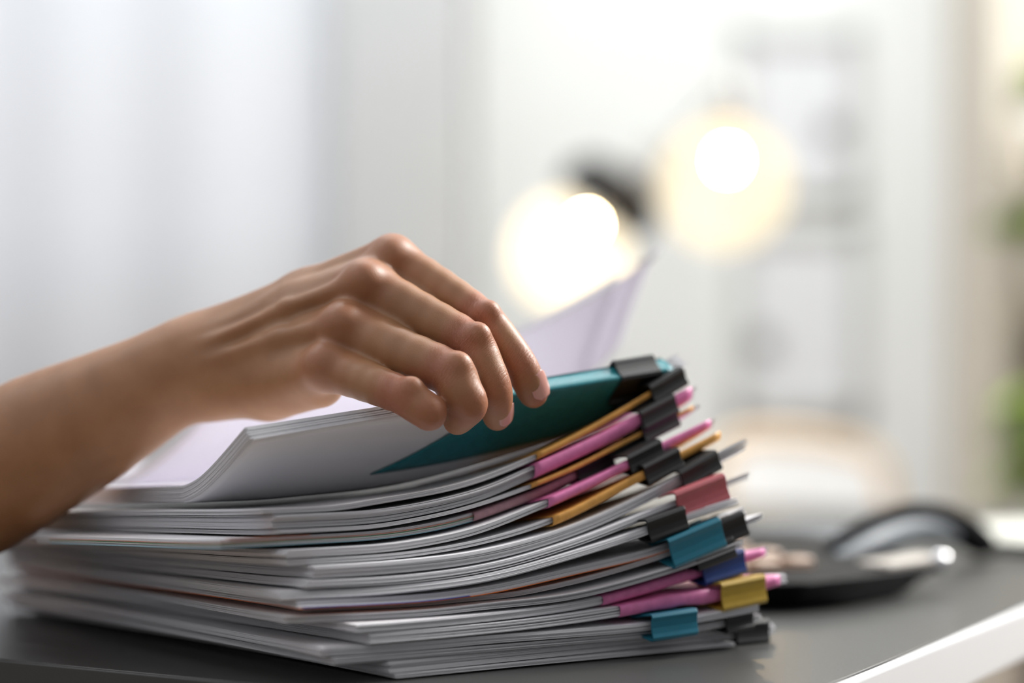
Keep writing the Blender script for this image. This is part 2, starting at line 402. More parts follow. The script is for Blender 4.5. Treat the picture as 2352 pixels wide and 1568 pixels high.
for k, pa, pb, hp, colr in CLIPS:
    vo = {'black': .0004}.get(colr, -.0018)-max(0, LAYERS[k].T-.003)*.5+{'D10': .0035, 'D9b': .002, 'D9a': -.0012}.get(k, 0); dn = 7 if k == 'D9a' else 0
    L = LAYERS[k]; ua, ub = pxU(L, pa), pxU(L, pb); um = (ua+ub)/2
    A, B, C = (np.array(frontpoint(L, u)) for u in (ua, ub, um))
    pA = np.array([A[0], A[1], (A[2]+A[3])/2]); pB = np.array([B[0], B[1], (B[2]+B[3])/2]); pC = np.array([C[0], C[1], (C[2]+C[3])/2])
    ex = pB-pA; w = np.linalg.norm(ex); ex /= w; ey = np.array([-L.s, L.c, 0]); ey -= ex*(ey@ex); ey /= np.linalg.norm(ey); ez = np.cross(ex, ey)
    pin = pC[:2]+np.array([-L.s, L.c])*.030; p12 = pC[:2]+np.array([-L.s, L.c])*.012
    drop = (float(stackz(L.bot, *pin))-float(stackz(L.bot, *p12)))/.018-ey[2]
    make_clip(pC+ey*vo-ez*dn*.00019, ex, ey, ez, w, hp*C[1]/F*.97, L.T+.0012, colr, CLIPLAB[k], 'black_wire' if colr == 'black' else 'steel', drop=drop)

# ------------------------------------------------------------------ the two lifted packs
def topz(x, y): return stackz(STACK_TOP, x, y)
class Pack: pass
def pack(name_label, E, C, back, T, n, material, tail, floorz, nu=44, c1=.42, c2=.5, e_dir=None, group=None):
    """E, C: functions of u giving the lifted lower edge and the crease point on the stack; beyond the crease the pages lie flat."""
    W = 26; wt = 12
    rows_b = np.zeros((nu, W+wt, 3)); b2 = np.array([back[0], back[1], 0.]); 
    for i, u in enumerate(np.linspace(0, 1, nu)):
        e, c = E(u), C(u); c = np.array([c[0], c[1], floorz(c[0], c[1])])
        d = np.linalg.norm(e-c); P1 = e+(c-e)*c1+np.array([0, 0, -0.10*d]); P2 = c-b2*d*c2
        for j, t in enumerate(np.linspace(0, 1, W)):
            rows_b[i, j] = (1-t)**3*e+3*t*(1-t)**2*P1+3*t*t*(1-t)*P2+t**3*c
            rows_b[i, j, 2] = max(rows_b[i, j, 2], float(floorz(rows_b[i, j, 0], rows_b[i, j, 1])))
        for j in range(wt):
            q = c+b2*tail*(j+1)/wt; rows_b[i, W+j] = (q[0], q[1], floorz(q[0], q[1]))
    gu = np.gradient(rows_b, axis=0); gv = np.gradient(rows_b, axis=1); N = np.cross(gu, gv); N /= np.linalg.norm(N, axis=2)[..., None]
    N[N[..., 2] < 0] *= -1
    o = Pack(); o.b = rows_b; o.N = N; o.T = T
    root = empty('paper_bundle', rows_b[0, 0], name_label, 'paper bundle', group)
    o.root = root
    V, Fc, lay, edge = [], [], [], []; nvv = W+wt
    for k in range(n):
        a, b = k/n, (k+.93)/n
        sl = (k-n/2)*.00020+RNG.normal(0, .00035); su = RNG.normal(0, .0004)
        tv = gv/np.linalg.norm(gv, axis=2)[..., None]; tu = gu/np.linalg.norm(gu, axis=2)[..., None]
        wob = .12/n*np.sin(np.linspace(0, 1, nu)*RNG.uniform(5, 16)+RNG.random()*6)[:, None, None]
        q0 = rows_b+N*T*(a+wob)+tv*sl+tu*su; q1 = rows_b+N*T*(b+wob)+tv*sl+tu*su
        n0 = len(V); m = nu*nvv; V += q0.reshape(-1, 3).tolist()+q1.reshape(-1, 3).tolist(); lay += [k*9.1]*m+[(k+.93)*9.1]*m
        ix = lambda u, v: n0+u*nvv+v
        for u in range(nu-1):
            for v in range(nvv-1):
                Fc.append((ix(u, v), ix(u, v+1), ix(u+1, v+1), ix(u+1, v))); edge.append(0)
                Fc.append((ix(u, v)+m, ix(u+1, v)+m, ix(u+1, v+1)+m, ix(u, v+1)+m)); edge.append(0)
            for v in (0, nvv-1):
                f = (ix(u, v), ix(u+1, v), ix(u+1, v)+m, ix(u, v)+m); Fc.append(f if v == 0 else f[::-1]); edge.append(1)
        for v in range(nvv-1):
            for u in (0, nu-1):
                f = (ix(u, v), ix(u, v+1), ix(u, v+1)+m, ix(u, v)+m); Fc.append(f[::-1] if u == 0 else f); edge.append(1)
    me = mesh('pages', V, Fc, material, root, False, {'lay': lay}, {'edge': edge})
    me.data.polygons.foreach_set('use_smooth', 1-np.array(edge, bool))
    return o
def lerp(a, b, t): return a+(b-a)*t
# pack one: corner nearest the viewer, lifted by the curled fingers
yaw1 = math.radians(32); c1, s1 = math.cos(yaw1), math.sin(yaw1); bk1 = np.array([-s1, c1])
e0 = P(577, 1014, .90); Lp = .213
e1xy = np.array([e0[0]+c1*Lp, e0[1]+s1*Lp]); e1 = np.array([e1xy[0], e1xy[1], H-(849-784)/F*e1xy[1]])
E1 = lambda u: lerp(e0, e1, u)
cc0 = e0[:2]+bk1*.110; cc1 = e1[:2]+bk1*.052
C1 = lambda u: lerp(cc0, cc1, u)
T1 = .0072
pk1 = pack('upper white paper pack with a teal cover, raised by the fingertips', E1, C1, bk1, T1, 18, M['paper'], .20, lambda x, y: topz(x, y)+.0028, c2=.48)
# teal cover wrapped over the raised edge of pack one
def wrap(pk, u0, skew, u1, jin, material, name, label, over=.0007, depth_rows=9, front=.0015):
    nu = pk.b.shape[0]; us = np.linspace(u0, u1, 30); V = []; Fc = []; ring = None
    def samp(A, u, j):
        x = u*(nu-1); i = int(min(max(x, 0), nu-2)); t = x-i; return A[i, j]*(1-t)+A[i+1, j]*t
    for u in us:
        rows = []
        for sgn in (0,):
            lower = []
            for j in range(depth_rows, -1, -1):
                uu = u-skew*(j/depth_rows)*(1-(u-u0)/(u1-u0))
                lower.append(samp(pk.b, uu, j)-samp(pk.N, uu, j)*over)
            e = samp(pk.b, u, 0); N = samp(pk.N, u, 0); tv = samp(pk.b, u, 1)-e; tv /= np.linalg.norm(tv)
            cen = e+N*pk.T/2; hh = pk.T/2+over
            arc = [cen-tv*front*a+tv*hh*b_*.45+N*hh*b_ for a, b_ in ((.25, -1), (.7, -.95), (.95, -.75), (1, -.4), (1, .4), (.95, .75), (.7, .95), (.25, 1))]
            upper = []
            for j in range(0, depth_rows+1):
                uu = u-skew*(j/depth_rows)*(1-(u-u0)/(u1-u0)); upper.append(samp(pk.b, uu, j)+samp(pk.N, uu, j)*(pk.T+over))
            outer = lower+arc+upper
            inner = []
            for p in outer[::-1]: inner.append(p)
        rows = outer; ring = len(rows); V += rows
    for k in range(len(us)-1):
        for j in range(ring-1): Fc.append((k*ring+j, k*ring+j+1, (k+1)*ring+j+1, (k+1)*ring+j))
    o = fixnormals(mesh(name, V, Fc, material, pk.root, True)); s = o.modifiers.new('solid', 'SOLIDIFY'); s.thickness = .0004; s.offset = 0
    tag(o, label); return o
def u_at(e0_, e1_, px):
    best = min(np.linspace(0, 1, 2001), key=lambda u: abs((lerp(e0_, e1_, u)[0])/(lerp(e0_, e1_, u)[1])*F+1176-px)); return best
wrap(pk1, u_at(e0, e1, 1150), .20, u_at(e0, e1, 1538), 9, M['teal'], 'folded_cover', 'glossy teal cover folded over the raised edge', depth_rows=11)
uc = (u_at(e0, e1, 1420)+u_at(e0, e1, 1512))/2
pe = E1(uc); i = int(uc*43); Nn = pk1.N[i, 0]; tv = pk1.b[i, 1]-pk1.b[i, 0]; tv /= np.linalg.norm(tv)
ex = (e1-e0)/np.linalg.norm(e1-e0); ey = tv-ex*(tv@ex); ey /= np.linalg.norm(ey); ez = np.cross(ex, ey)
wc = np.linalg.norm(E1(u_at(e0, e1, 1512))-E1(u_at(e0, e1, 1420)))
make_clip(pe+Nn*T1/2, ex, ey, ez, wc, .0112, T1+.0016, 'black', 'black binder clip on the raised teal cover, highest of the clips', 'black_wire')
# pack two: thin, lifted further, seen behind the hand
f0 = P(505, 925, 1.075); f1 = P(1424, 645, 1.15); fm = P(1185, 770, 1.125)
def E2(u):
    m = 2*fm-.5*f0-.5*f1; uu = u
    # quadratic bend through the measured middle point at u = .72
    w = .72; k = (fm-f0*(1-w)-f1*w)/(w*(1-w)); return f0*(1-uu)+f1*uu+k*uu*(1-uu)
yaw2 = math.radians(24); bk2 = np.array([-.55, .835])
g0 = P(235, 1100, 1.12)[:2]; g1 = f1[:2]+bk2*.10
pk1_top = lambda x, y: topz(x, y)+.0028+T1+.0010
pk2 = pack('thin white paper pack lifted highest, its edge rising behind the hand', E2, lambda u: lerp(g0, g1, u), bk2, .0048, 1, M['paper_thin'], .10, pk1_top)
# loose end sheet of pack two, curling up past its far corner
V = []; Fc = []; nu, nv = 14, 10; dr = E2(1.)-E2(.93); dr /= np.linalg.norm(dr)
for i in range(nu):
    for j in range(nv):
        s = i/(nu-1)*.026; b0 = pk2.b[-1, j]+pk2.N[-1, j]*.003
        V.append(b0-dr*.006+dr*s*(1-.1*j/nv)+np.array([.25*s, -.1*s, .0085*(s/.02)**2-.25*s]))
for i in range(nu-1):
    for j in range(nv-1): Fc.append((i*nv+j, i*nv+j+1, (i+1)*nv+j+1, (i+1)*nv+j))
o = fixnormals(mesh('loose_sheet', V, Fc, M['paper_thin'], pk2.root, True)); s = o.modifiers.new('solid', 'SOLIDIFY'); s.thickness = .0003
tag(o, 'curled white end sheet')
q = E2(1.)+dr*.010+pk2.N[-1, 0]*.006
exx = dr; eyy = pk2.b[-1, 2]-pk2.b[-1, 0]; eyy -= exx*(eyy@exx); eyy /= np.linalg.norm(eyy)
mbw = MB(); mbw.tube([P(1462, 604, 1.155), P(1480, 600, 1.157), P(1496, 590, 1.16), P(1508, 578, 1.163), P(1518, 574, 1.165)], [.0007, .0012, .0014, .0014, .0008], 8)
tag(mbw.build('paper_fastener', CL['grey'], pk2.root, True), 'small grey metal fastener')

# ------------------------------------------------------------------ the hand and forearm (one continuous surface)
def skinmat():
    m = mat('skin', (.60, .34, .23), .47, spec=.5); b = m.node_tree.nodes['Principled BSDF']
    b.inputs['Subsurface Weight'].default_value = .35; b.inputs['Subsurface Radius'].default_value = (1.0, .35, .18); b.inputs['Subsurface Scale'].default_value = .0065
    tc = nd(m, 'ShaderNodeTexCoord')
    n = nd(m, 'ShaderNodeTexNoise'); n.inputs['Scale'].default_value = 60; n.inputs['Detail'].default_value = 4; lk(m, tc.outputs['Object'], n.inputs['Vector'])
    r = nd(m, 'ShaderNodeValToRGB'); e = r.color_ramp.elements; e[0].position = .35; e[0].color = (.345, .165, .077, 1); e[1].position = .68; e[1].color = (.405, .203, .098, 1)
    lk(m, n.outputs['Fac'], r.inputs['Fac'])
    red = nd(m, 'ShaderNodeAttribute', attribute_name='red')
    mx = nd(m, 'ShaderNodeMix', data_type='RGBA'); mx.inputs[7].default_value = (.39, .125, .072, 1)
    lk(m, red.outputs['Fac'], mx.inputs[0]); lk(m, r.outputs['Color'], mx.inputs[6]); lk(m, mx.outputs[2], b.inputs['Base Color'])
    ax = nd(m, 'ShaderNodeAttribute', attribute_name='axial'); kn = nd(m, 'ShaderNodeAttribute', attribute_name='crease')
    # fine skin lines across the joints and pore grain everywhere
    cx = nd(m, 'ShaderNodeCombineXYZ'); lk(m, ax.outputs['Fac'], cx.inputs['X'])
    mp = nd(m, 'ShaderNodeMapping'); mp.inputs['Scale'].default_value = (420, 420, 420); lk(m, tc.outputs['Object'], mp.inputs['Vector'])
    ad = nd(m, 'ShaderNodeVectorMath', operation='ADD'); lk(m, cx.outputs[0], ad.inputs[0]); lk(m, mp.outputs[0], ad.inputs[1])
    n2 = nd(m, 'ShaderNodeTexNoise'); n2.inputs['Scale'].default_value = 1.2; n2.inputs['Detail'].default_value = 3; lk(m, ad.outputs[0], n2.inputs['Vector'])
    mu = nd(m, 'ShaderNodeMath', operation='MULTIPLY'); lk(m, n2.outputs['Fac'], mu.inputs[0]); lk(m, kn.outputs['Fac'], mu.inputs[1])
    n3 = nd(m, 'ShaderNodeTexVoronoi'); n3.inputs['Scale'].default_value = 1500; lk(m, tc.outputs['Object'], n3.inputs['Vector'])
    m3 = nd(m, 'ShaderNodeMath', operation='MULTIPLY_ADD'); m3.inputs[1].default_value = .10; lk(m, n3.outputs['Distance'], m3.inputs[0]); lk(m, mu.outputs[0], m3.inputs[2])
    bump(m, m3.outputs[0], .42, .0006)
    return m
M['skin'] = skinmat()
M['nail'] = mat('fingernail', (.62, .31, .26), .2, spec=.6)
def J(px, py, d, r): return np.array([*P(px, py, d), r/1000.])
FING = {
 'index':  [J(905,600,.976,9.6), J(1010,662,.966,8.5), J(1108,730,.955,7.6), J(1158,785,.951,7.1), J(1194,836,.950,6.9), J(1211,872,.952,6.7), J(1225,904,.957,6.1)],
 'middle': [J(842,655,.962,10.2), J(966,722,.950,9.1), J(1080,786,.939,8.2), J(1112,843,.936,8.0), J(1133,893,.936,7.5), J(1139,928,.941,6.7), J(1142,957,.948,5.9)],
 'ring':   [J(795,752,.952,9.8), J(918,807,.938,9.7), J(1032,857,.926,9.2), J(1056,897,.923,8.7), J(1077,927,.923,7.5), J(1064,949,.929,6.6), J(1050,966,.936,5.9)],
 'pinky':  [J(752,846,.944,8.8), J(842,876,.931,8.2), J(926,909,.919,7.5), J(958,929,.916,7.3), J(985,946,.915,7.1), J(982,952,.920,6.0), J(978,955,.926,5.2)],
 'thumb':  [J(600,830,1.035,11.5), J(740,800,1.045,10.0), J(860,820,1.05,9.3), J(950,842,1.05,8.6), J(1020,858,1.05,7.5)],
}
PALM = [
 [J(470,778,1.000,11.5), J(700,680,.990,10.6), J(900,594,.977,9.4)],
 [J(470,812,.995,13), J(680,722,.980,12), J(838,655,.963,10.2)],
 [J(475,858,.992,13), J(650,805,.975,12), J(790,755,.953,10)],
 [J(480,897,.992,12), J(640,872,.973,11), J(750,846,.945,9)],
 [J(500,888,1.0,13), J(620,893,.985,12.5), J(735,880,.962,10)],
 [J(540,818,1.015,15), J(700,780,1.005,14), J(850,710,.985,10)],
 [J(430,830,1.005,17), J(520,835,1.02,16), J(620,825,1.03,13)],
]
ARM = [[J(-520,1235,1.02,37.5), J(-250,1175,1.012,36.2), J(-60,1102,1.006,33.8), J(100,1018,1.000,30.7), J(220,957,.996,27.0), J(330,898,.995,23.3), J(420,850,.995,20.4), J(500,836,.995,19)]]
KN = [(0, (900,585,.970), 7.0), (0, (838,645,.954), 7.6), (0, (788,742,.945), 7.2), (0, (744,838,.939), 6.6)]
PIPB = {'index': [J(1121,716,.950,5.0)], 'middle': [J(1097,769,.934,5.4)], 'ring': [J(1052,838,.921,5.6)], 'pinky': [J(944,892,.914,5.0)]}
WEB = [[J(880,640,.976,7.5), J(945,690,.966,6.5), J(985,712,.962,4.5)], [J(825,720,.962,8), J(885,768,.951,7), J(925,786,.947,4.5)], [J(780,810,.955,7.5), J(835,842,.944,6.5), J(872,858,.940,4.5)]]
TEND = [[J(430,790,.985,2.2), J(680,676,.977,2.2), J(890,588,.966,3)], [J(440,805,.980,2.2), J(660,705,.966,2.2), J(830,645,.951,3)],
        [J(450,840,.979,2.2), J(640,775,.962,2.2), J(780,742,.942,3)]]
VX = .0008
lo = np.array([-.375, .898, -.005]); hi = np.array([.030, 1.150, .192])
NX = np.ceil((hi-lo)/VX).astype(int); BIG = .02
def cone_region(a, b, pad):
    m = np.minimum(a[:3]-a[3], b[:3]-b[3])-pad; x = np.maximum(a[:3]+a[3], b[:3]+b[3])+pad
    i0 = np.clip(np.floor((m-lo)/VX).astype(int), 0, NX); i1 = np.clip(np.ceil((x-lo)/VX).astype(int), 0, NX); return i0, i1
def cone_sdf(a, b, i0, i1):
    x = (lo[0]+(np.arange(i0[0], i1[0])+.5)*VX).astype(np.float32)[:, None, None]; y = (lo[1]+(np.arange(i0[1], i1[1])+.5)*VX).astype(np.float32)[None, :, None]; z = (lo[2]+(np.arange(i0[2], i1[2])+.5)*VX).astype(np.float32)[None, None, :]
    d = (b-a)[:3]; L2 = float(d@d)+1e-12
    t = np.clip(((x-a[0])*d[0]+(y-a[1])*d[1]+(z-a[2])*d[2])/L2, 0, 1)
    t = t*1.0
    r = np.sqrt((x-a[0]-t*d[0])**2+(y-a[1]-t*d[1])**2+(z-a[2]-t*d[2])**2)
    return r-(a[3]+(b[3]-a[3])*t)
def smin(a, b, k):
    h = np.maximum(k-np.abs(a-b), 0)/k; return np.minimum(a, b)-h*h*h*k/6
def blank(): return np.full(tuple(NX), BIG, np.float32)
def refine(ch, n=3):                                   # Catmull-Rom through the joints, so bends are rounded
    out = []
    for i in range(len(ch)-1):
        p0, p1, p2, p3 = ch[max(i-1, 0)], ch[i], ch[i+1], ch[min(i+2, len(ch)-1)]
        for t in np.arange(n)/n:
            out.append(.5*((2*p1)+(-p0+p2)*t+(2*p0-5*p1+4*p2-p3)*t*t+(-p0+3*p1-3*p2+p3)*t**3))
    return out+[ch[-1]]
def add_chain(G, ch, k, pad=.012):
    for a, b in zip(ch[:-1], ch[1:]):
        i0, i1 = cone_region(a, b, pad)
        if (i1 <= i0).any(): continue
        s = cone_sdf(a, b, i0, i1).astype(np.float32); sl = tuple(slice(p, q) for p, q in zip(i0, i1)); G[sl] = smin(G[sl], s, k)
palm = blank()
for ch in ARM: add_chain(palm, refine(ch, 2), .004, .016)
tmp = blank()
for ch in PALM: add_chain(tmp, ch, .010, .016)
palm = smin(palm, tmp, .014); del tmp
for ch in TEND: add_chain(palm, ch, .006, .010)
for f, (px, py, d), r in KN:
    a = J(px, py, d, r); add_chain(palm, [a, a+np.array([1e-4, 0, 0, 0])], .012, .016)
for ch in WEB: add_chain(palm, refine(ch, 2), .006, .012)
total = palm.copy()
for nm, ch in FING.items():
    rc = refine(ch, 3)
    i0 = np.min([cone_region(a, b, .02)[0] for a, b in zip(rc[:-1], rc[1:])], 0); i1 = np.max([cone_region(a, b, .02)[1] for a, b in zip(rc[:-1], rc[1:])], 0)
    sub = np.full(tuple(i1-i0), BIG, np.float32)
    for a, b in zip(rc[:-1], rc[1:]):
        j0, j1 = cone_region(a, b, .012); s = cone_sdf(a, b, j0, j1).astype(np.float32); sl = tuple(slice(p-o, q-o) for p, q, o in zip(j0, j1, i0)); sub[sl] = smin(sub[sl], s, .0016)
    for p in PIPB.get(nm, []):                           # knuckle swelling on the back of the middle joint
        q = p+np.array([1e-4, 0, 0, 0]); j0, j1 = cone_region(p, q, .012); s = cone_sdf(p, q, j0, j1).astype(np.float32); sl = tuple(slice(a-o, b-o) for a, b, o in zip(j0, j1, i0)); sub[sl] = smin(sub[sl], s, .0045)
    big = tuple(slice(p, q) for p, q in zip(i0, i1))
    j = smin(palm[big], sub, .007 if nm != 'thumb' else .014)
    total[big] = np.where(np.abs(total[big]-j) < .0012, smin(total[big], j, .0012), np.minimum(total[big], j))
import openvdb
def smooth3(A):                                         # light blur that takes the grid pattern out of the surface
    for ax in range(3):
        B = A.copy(); s0 = [slice(None)]*3; s1 = [slice(None)]*3; c = [slice(None)]*3
        s0[ax] = slice(0, -2); s1[ax] = slice(2, None); c[ax] = slice(1, -1)
        B[tuple(c)] = A[tuple(c)]*.5+(A[tuple(s0)]+A[tuple(s1)])*.25; A = B
    return A
total = np.clip(total, -4*VX, 4*VX); total = smooth3(total)
grid = openvdb.FloatGrid(4*VX); grid.copyFromArray(total, tolerance=0.0)
pts, tris, quads = grid.convertToPolygons(isovalue=0.0, adaptivity=0.0)
pts = pts.astype(float)*VX+lo+VX*.5
del total, palm
faces = [tuple(int(i) for i in q[::-1]) for q in quads]+[tuple(int(i) for i in t[::-1]) for t in tris]
red = np.zeros(len(pts)); crease = np.zeros(len(pts)); axial = np.zeros(len(pts))
def near(p, rad, soft): return np.clip(1-(np.linalg.norm(pts-p, axis=1)-rad)/soft, 0, 1)
bestd = np.full(len(pts), 9.)
for nm, ch in FING.items():
    acc = 0
    for a, b in zip(ch[:-1], ch[1:]):
        d = b[:3]-a[:3]; Ls = np.linalg.norm(d); t = np.clip(((pts-a[:3])@d)/Ls**2, 0, 1)
        dd = np.linalg.norm(pts-a[:3]-t[:, None]*d, axis=1); mk = dd < bestd
        axial = np.where(mk, (acc+t*Ls)*1500, axial); bestd = np.minimum(bestd, dd); acc += Ls
    if nm == 'thumb': continue
    for j, rr, amt in ((2, .009, .85), (4, .007, .7), (6, .004, .55)):
        red = np.maximum(red, near(ch[j][:3], rr, .006)*amt*.75)
    crease = np.maximum(crease, near(ch[2][:3], .009, .006)); crease = np.maximum(crease, near(ch[4][:3], .007, .005))
    crease = np.maximum(crease, near(ch[3][:3], .007, .006)*.6)
for f, (px, py, d), r in KN: red = np.maximum(red, near(P(px, py, d), .006, .014)*.36)
crease = crease*(.25+.75*(bestd < .02))
hand = mesh('person', pts, faces, M['skin'], None, True, {'red': red, 'crease': crease, 'axial': axial})
tag(hand, "person's bare forearm and right hand reaching in from the left to lift papers", 'person')
sm = hand.modifiers.new('smooth', 'SMOOTH'); sm.factor = .5; sm.iterations = 3
def nail(ch, dors, length, width, rr):
    a, b = ch[-3][:3], ch[-1][:3]; t = b-a; t /= np.linalg.norm(t); n = np.array(dors, float); n -= t*(n@t); n /= np.linalg.norm(n); s = np.cross(t, n)
    V = []; Fc = []; nu, nv = 12, 11; cen = b-t*.0052
    for i in range(nu):
        x = (i/(nu-1)-.5)*length
        wf = 1-.55*max(0, abs(2*i/(nu-1)-1)-.55)/.45
        for j in range(nv):
            q = (j/(nv-1)-.5)*width/rr*wf
            up = rr*math.cos(q)-.0007*(i/(nu-1))**2*1.4+.00015
            V.append(cen+t*x+s*rr*math.sin(q)+n*up)
    for i in range(nu-1):
        for j in range(nv-1): Fc.append((i*nv+j, i*nv+j+1, (i+1)*nv+j+1, (i+1)*nv+j))
    o = fixnormals(mesh('fingernail', V, Fc, M['nail'], hand, True)); sd = o.modifiers.new('solid', 'SOLIDIFY'); sd.thickness = .0005; sd.offset = 0
    return o
nail(FING['index'], (.56, -.80, .22), .0125, .0112, .0079)
nail(FING['middle'], (.66, -.75, -.05), .0105, .0104, .0074)
nail(FING['ring'], (.3, -.2, -.9), .0100, .0090, .0060)
nail(FING['pinky'], (.2, .1, -.95), .0085, .0075, .0053)
nail(FING['thumb'], (.1, .3, .95), .0120, .0110, .0076)

# ------------------------------------------------------------------ desk
dm = mat('desk laminate', (.05, .05, .049), .37, spec=.5)
n = noise_color(dm, (.036, .036, .034), (.052, .052, .050), 900, 3); bump(dm, n.outputs['Fac'], .10, .0004)
M['desk'] = dm
M['desk_edge'] = mat('pale edge band', (.84, .85, .86), .3, spec=.5)
M['desk_dark'] = mat('dark edge band', (.045, .045, .043), .45)
M['leg'] = mat('grey powder coat', (.35, .35, .36), .45)
er = np.array([.455, .890]); er /= np.linalg.norm(er); el = np.array([-.859, .512]); el /= np.linalg.norm(el)
dc = np.array([.072, .788]); LR, LL = 1.02, 1.55
desk = empty('desk', (dc[0], dc[1], 0), 'dark grey desk with a pale right edge carrying the paper stack', 'desk')
def prism(poly, z0, z1):
    n = len(poly); V = [(x, y, z0) for x, y in poly]+[(x, y, z1) for x, y in poly]
    return V, [tuple(range(n-1, -1, -1)), tuple(range(n, 2*n))]+[(i, (i+1) % n, n+(i+1) % n, n+i) for i in range(n)]
q = [dc, dc+er*LR, dc+er*LR+el*LL, dc+el*LL]
mb = MB(); mb.add(*prism(q, -.025, 0)); mb.build('desk_top', M['desk'], desk, bevel=.0012)
nr = np.array([er[1], -er[0]]); nl = np.array([-el[1], el[0]])
mb = MB(); mb.add(*prism([dc, dc+nr*.005, dc+er*LR+nr*.005, dc+er*LR], -.0262, -.0002)); tag(mb.build('edge_band', M['desk_edge'], desk, bevel=.0026, seg=3), 'pale edge band along the right side')
mb = MB(); mb.add(*prism([dc+el*LL, dc+el*LL+nl*.002, dc+nl*.002, dc], -.026, -.0004)); tag(mb.build('edge_band', M['desk_dark'], desk, bevel=.0009, seg=3), 'dark edge band along the near side')
for a, b in ((.07, .07), (LR-.07, .07), (LR-.07, LL-.07), (.07, LL-.07)):
    p = dc+er*a+el*b; mb = MB(); mb.box((p[0], p[1], -.3875), (.05, .05, .725)); mb.build('leg', M['leg'], desk, bevel=.003)

# ------------------------------------------------------------------ telephone and notepad on the desk
M['plastic'] = mat('black plastic', (.006, .006, .0065), .6, spec=.15)
M['gloss'] = mat('matt black plastic', (.008, .008, .009), .85, spec=.05); M['sheen'] = mat('blue grey window reflection', (.11, .125, .14), .5)
M['keys'] = mat('keys tinted with lamp reflection', (.42, .29, .21), .4)  # beige imitates the warm lamp reflected in the key tops
M['label_strip'] = mat('pale label strip', (.52, .48, .43), .5)
M['screen'] = mat('dark grey screen', (.10, .105, .11), .25)
tel = empty('desk_telephone', P(1940, 1400, 1.143), 'black desk telephone with an arched handset, right of the stack', 'telephone')
tc = np.array([.235, 1.222]); ta = np.array([.145, 1.112]); td = np.array([-.62, .78]); td /= np.linalg.norm(td)
top = [np.array([.060, 1.120]), np.array([.145, 1.118]), np.array([.175, 1.142]), tc, tc+td*.03, tc+td*.15+np.array([-.01, .01]), np.array([.04, 1.30])]
bot = [np.array([.070, 1.135]), np.array([.140, 1.130]), np.array([.171, 1.148]), np.array([.206, 1.195]), np.array([.190, 1.215]), tc+td*.14+np.array([-.02, 0]), np.array([.05, 1.29])]
ztop = [.0125, .0155, .0165, .0150, .0175, .030, .028]
V = [(x, y, .0006) for x, y in bot]+[(x, y, z) for (x, y), z in zip(top, ztop)]; nn = len(top)
mb = MB(); mb.add(V, [tuple(range(nn-1, -1, -1)), tuple(range(nn, 2*nn))]+[(i, (i+1) % nn, nn+(i+1) % nn, nn+i) for i in range(nn)])
mb.build('telephone_base', M['plastic'], tel, bevel=.0035, seg=3)
kx = np.array([.80, .60]); kx /= np.linalg.norm(kx); ky = np.array([-kx[1], kx[0]])
for r in range(3):
    for c in range(3):
        p = np.array([.108, 1.142])+kx*.0235*c+ky*.024*r
        mb = MB(); mb.box((p[0], p[1], .0185+.0016*r), (.017, .012, .009), np.array(Matrix.Rotation(math.atan2(kx[1], kx[0]), 3, 'Z'))); mb.build('key', M['keys'], tel, bevel=.002)
mb = MB(); p = np.array([.207, 1.205]); mb.box((p[0], p[1], .0172), (.062, .020, .0035), np.array(Matrix.Rotation(math.atan2(.6, .5), 3, 'Z'))); mb.build('label_strip', M['label_strip'], tel, bevel=.001)
mb = MB(); mb.lathe(P(2160, 1291, 1.215), [(.0001, -.006), (.0045, -.0045), (.0062, 0), (.0045, .0045), (.0001, .006)], 20); tag(mb.build('button', M['steel'], tel, True), 'shiny silver button at the tip')
mb = MB(); p = P(1815, 1238, 1.30); mb.box((p[0], p[1], p[2]-.004), (.085, .010, .030), np.array(Matrix.Rotation(.35, 3, 'Z') @ Matrix.Rotation(-.85, 3, 'X'))); mb.build('display', M['screen'], tel, bevel=.003)
hp = refine([J(1920,1275,1.235,7.5), J(1975,1240,1.255,8.6), J(2040,1205,1.285,8.4), J(2110,1188,1.32,8.4), J(2180,1200,1.355,8.6), J(2240,1238,1.385,8.8), J(2260,1250,1.395,7.5)], 4)
mb = MB(); mb.tube([p[:3] for p in hp], [p[3]*1.2 for p in hp], 18, flat=.95); hs = mb.build('handset', M['gloss'], tel, True); gp_ = refine([J(1905,1296,1.220,3.5), J(1950,1274,1.234,6.3), J(2005,1248,1.252,7.6), J(2060,1227,1.277,7.8), J(2115,1216,1.304,6.8), J(2165,1221,1.332,5), J(2195,1234,1.348,2.5)], 4); mb = MB(); mb.tube([p[:3] for p in gp_], [p[3] for p in gp_], 14); tag(mb.build('handset_sheen', M['sheen'], hs, True), 'blue grey window reflection built onto the handset side')  # window reflection on the black handset modelled as a coloured strip
mb = MB(); mb.tube([P(2262, 1258, 1.395)+np.array([0, 0, -.002]), np.array([.30, 1.40, .0075]), np.array([.36, 1.395, .0045]), np.array([.42, 1.42, .0045])], .0035, 8); mb.build('cord', M['plastic'], tel, True)
M['pad'] = mat('off white pad', (.56, .56, .50), .6)
pad = MB(); zz = .006; pc = np.array([.345, 1.50]); pr = np.array(Matrix.Rotation(.5, 3, 'Z')); pad.box((pc[0], pc[1], .0045), (.115, .15, .008), pr)
tag(pad.build('notepad', M['pad'], None, bevel=.001), 'off white notepad lying on the desk behind the telephone', 'notepad')

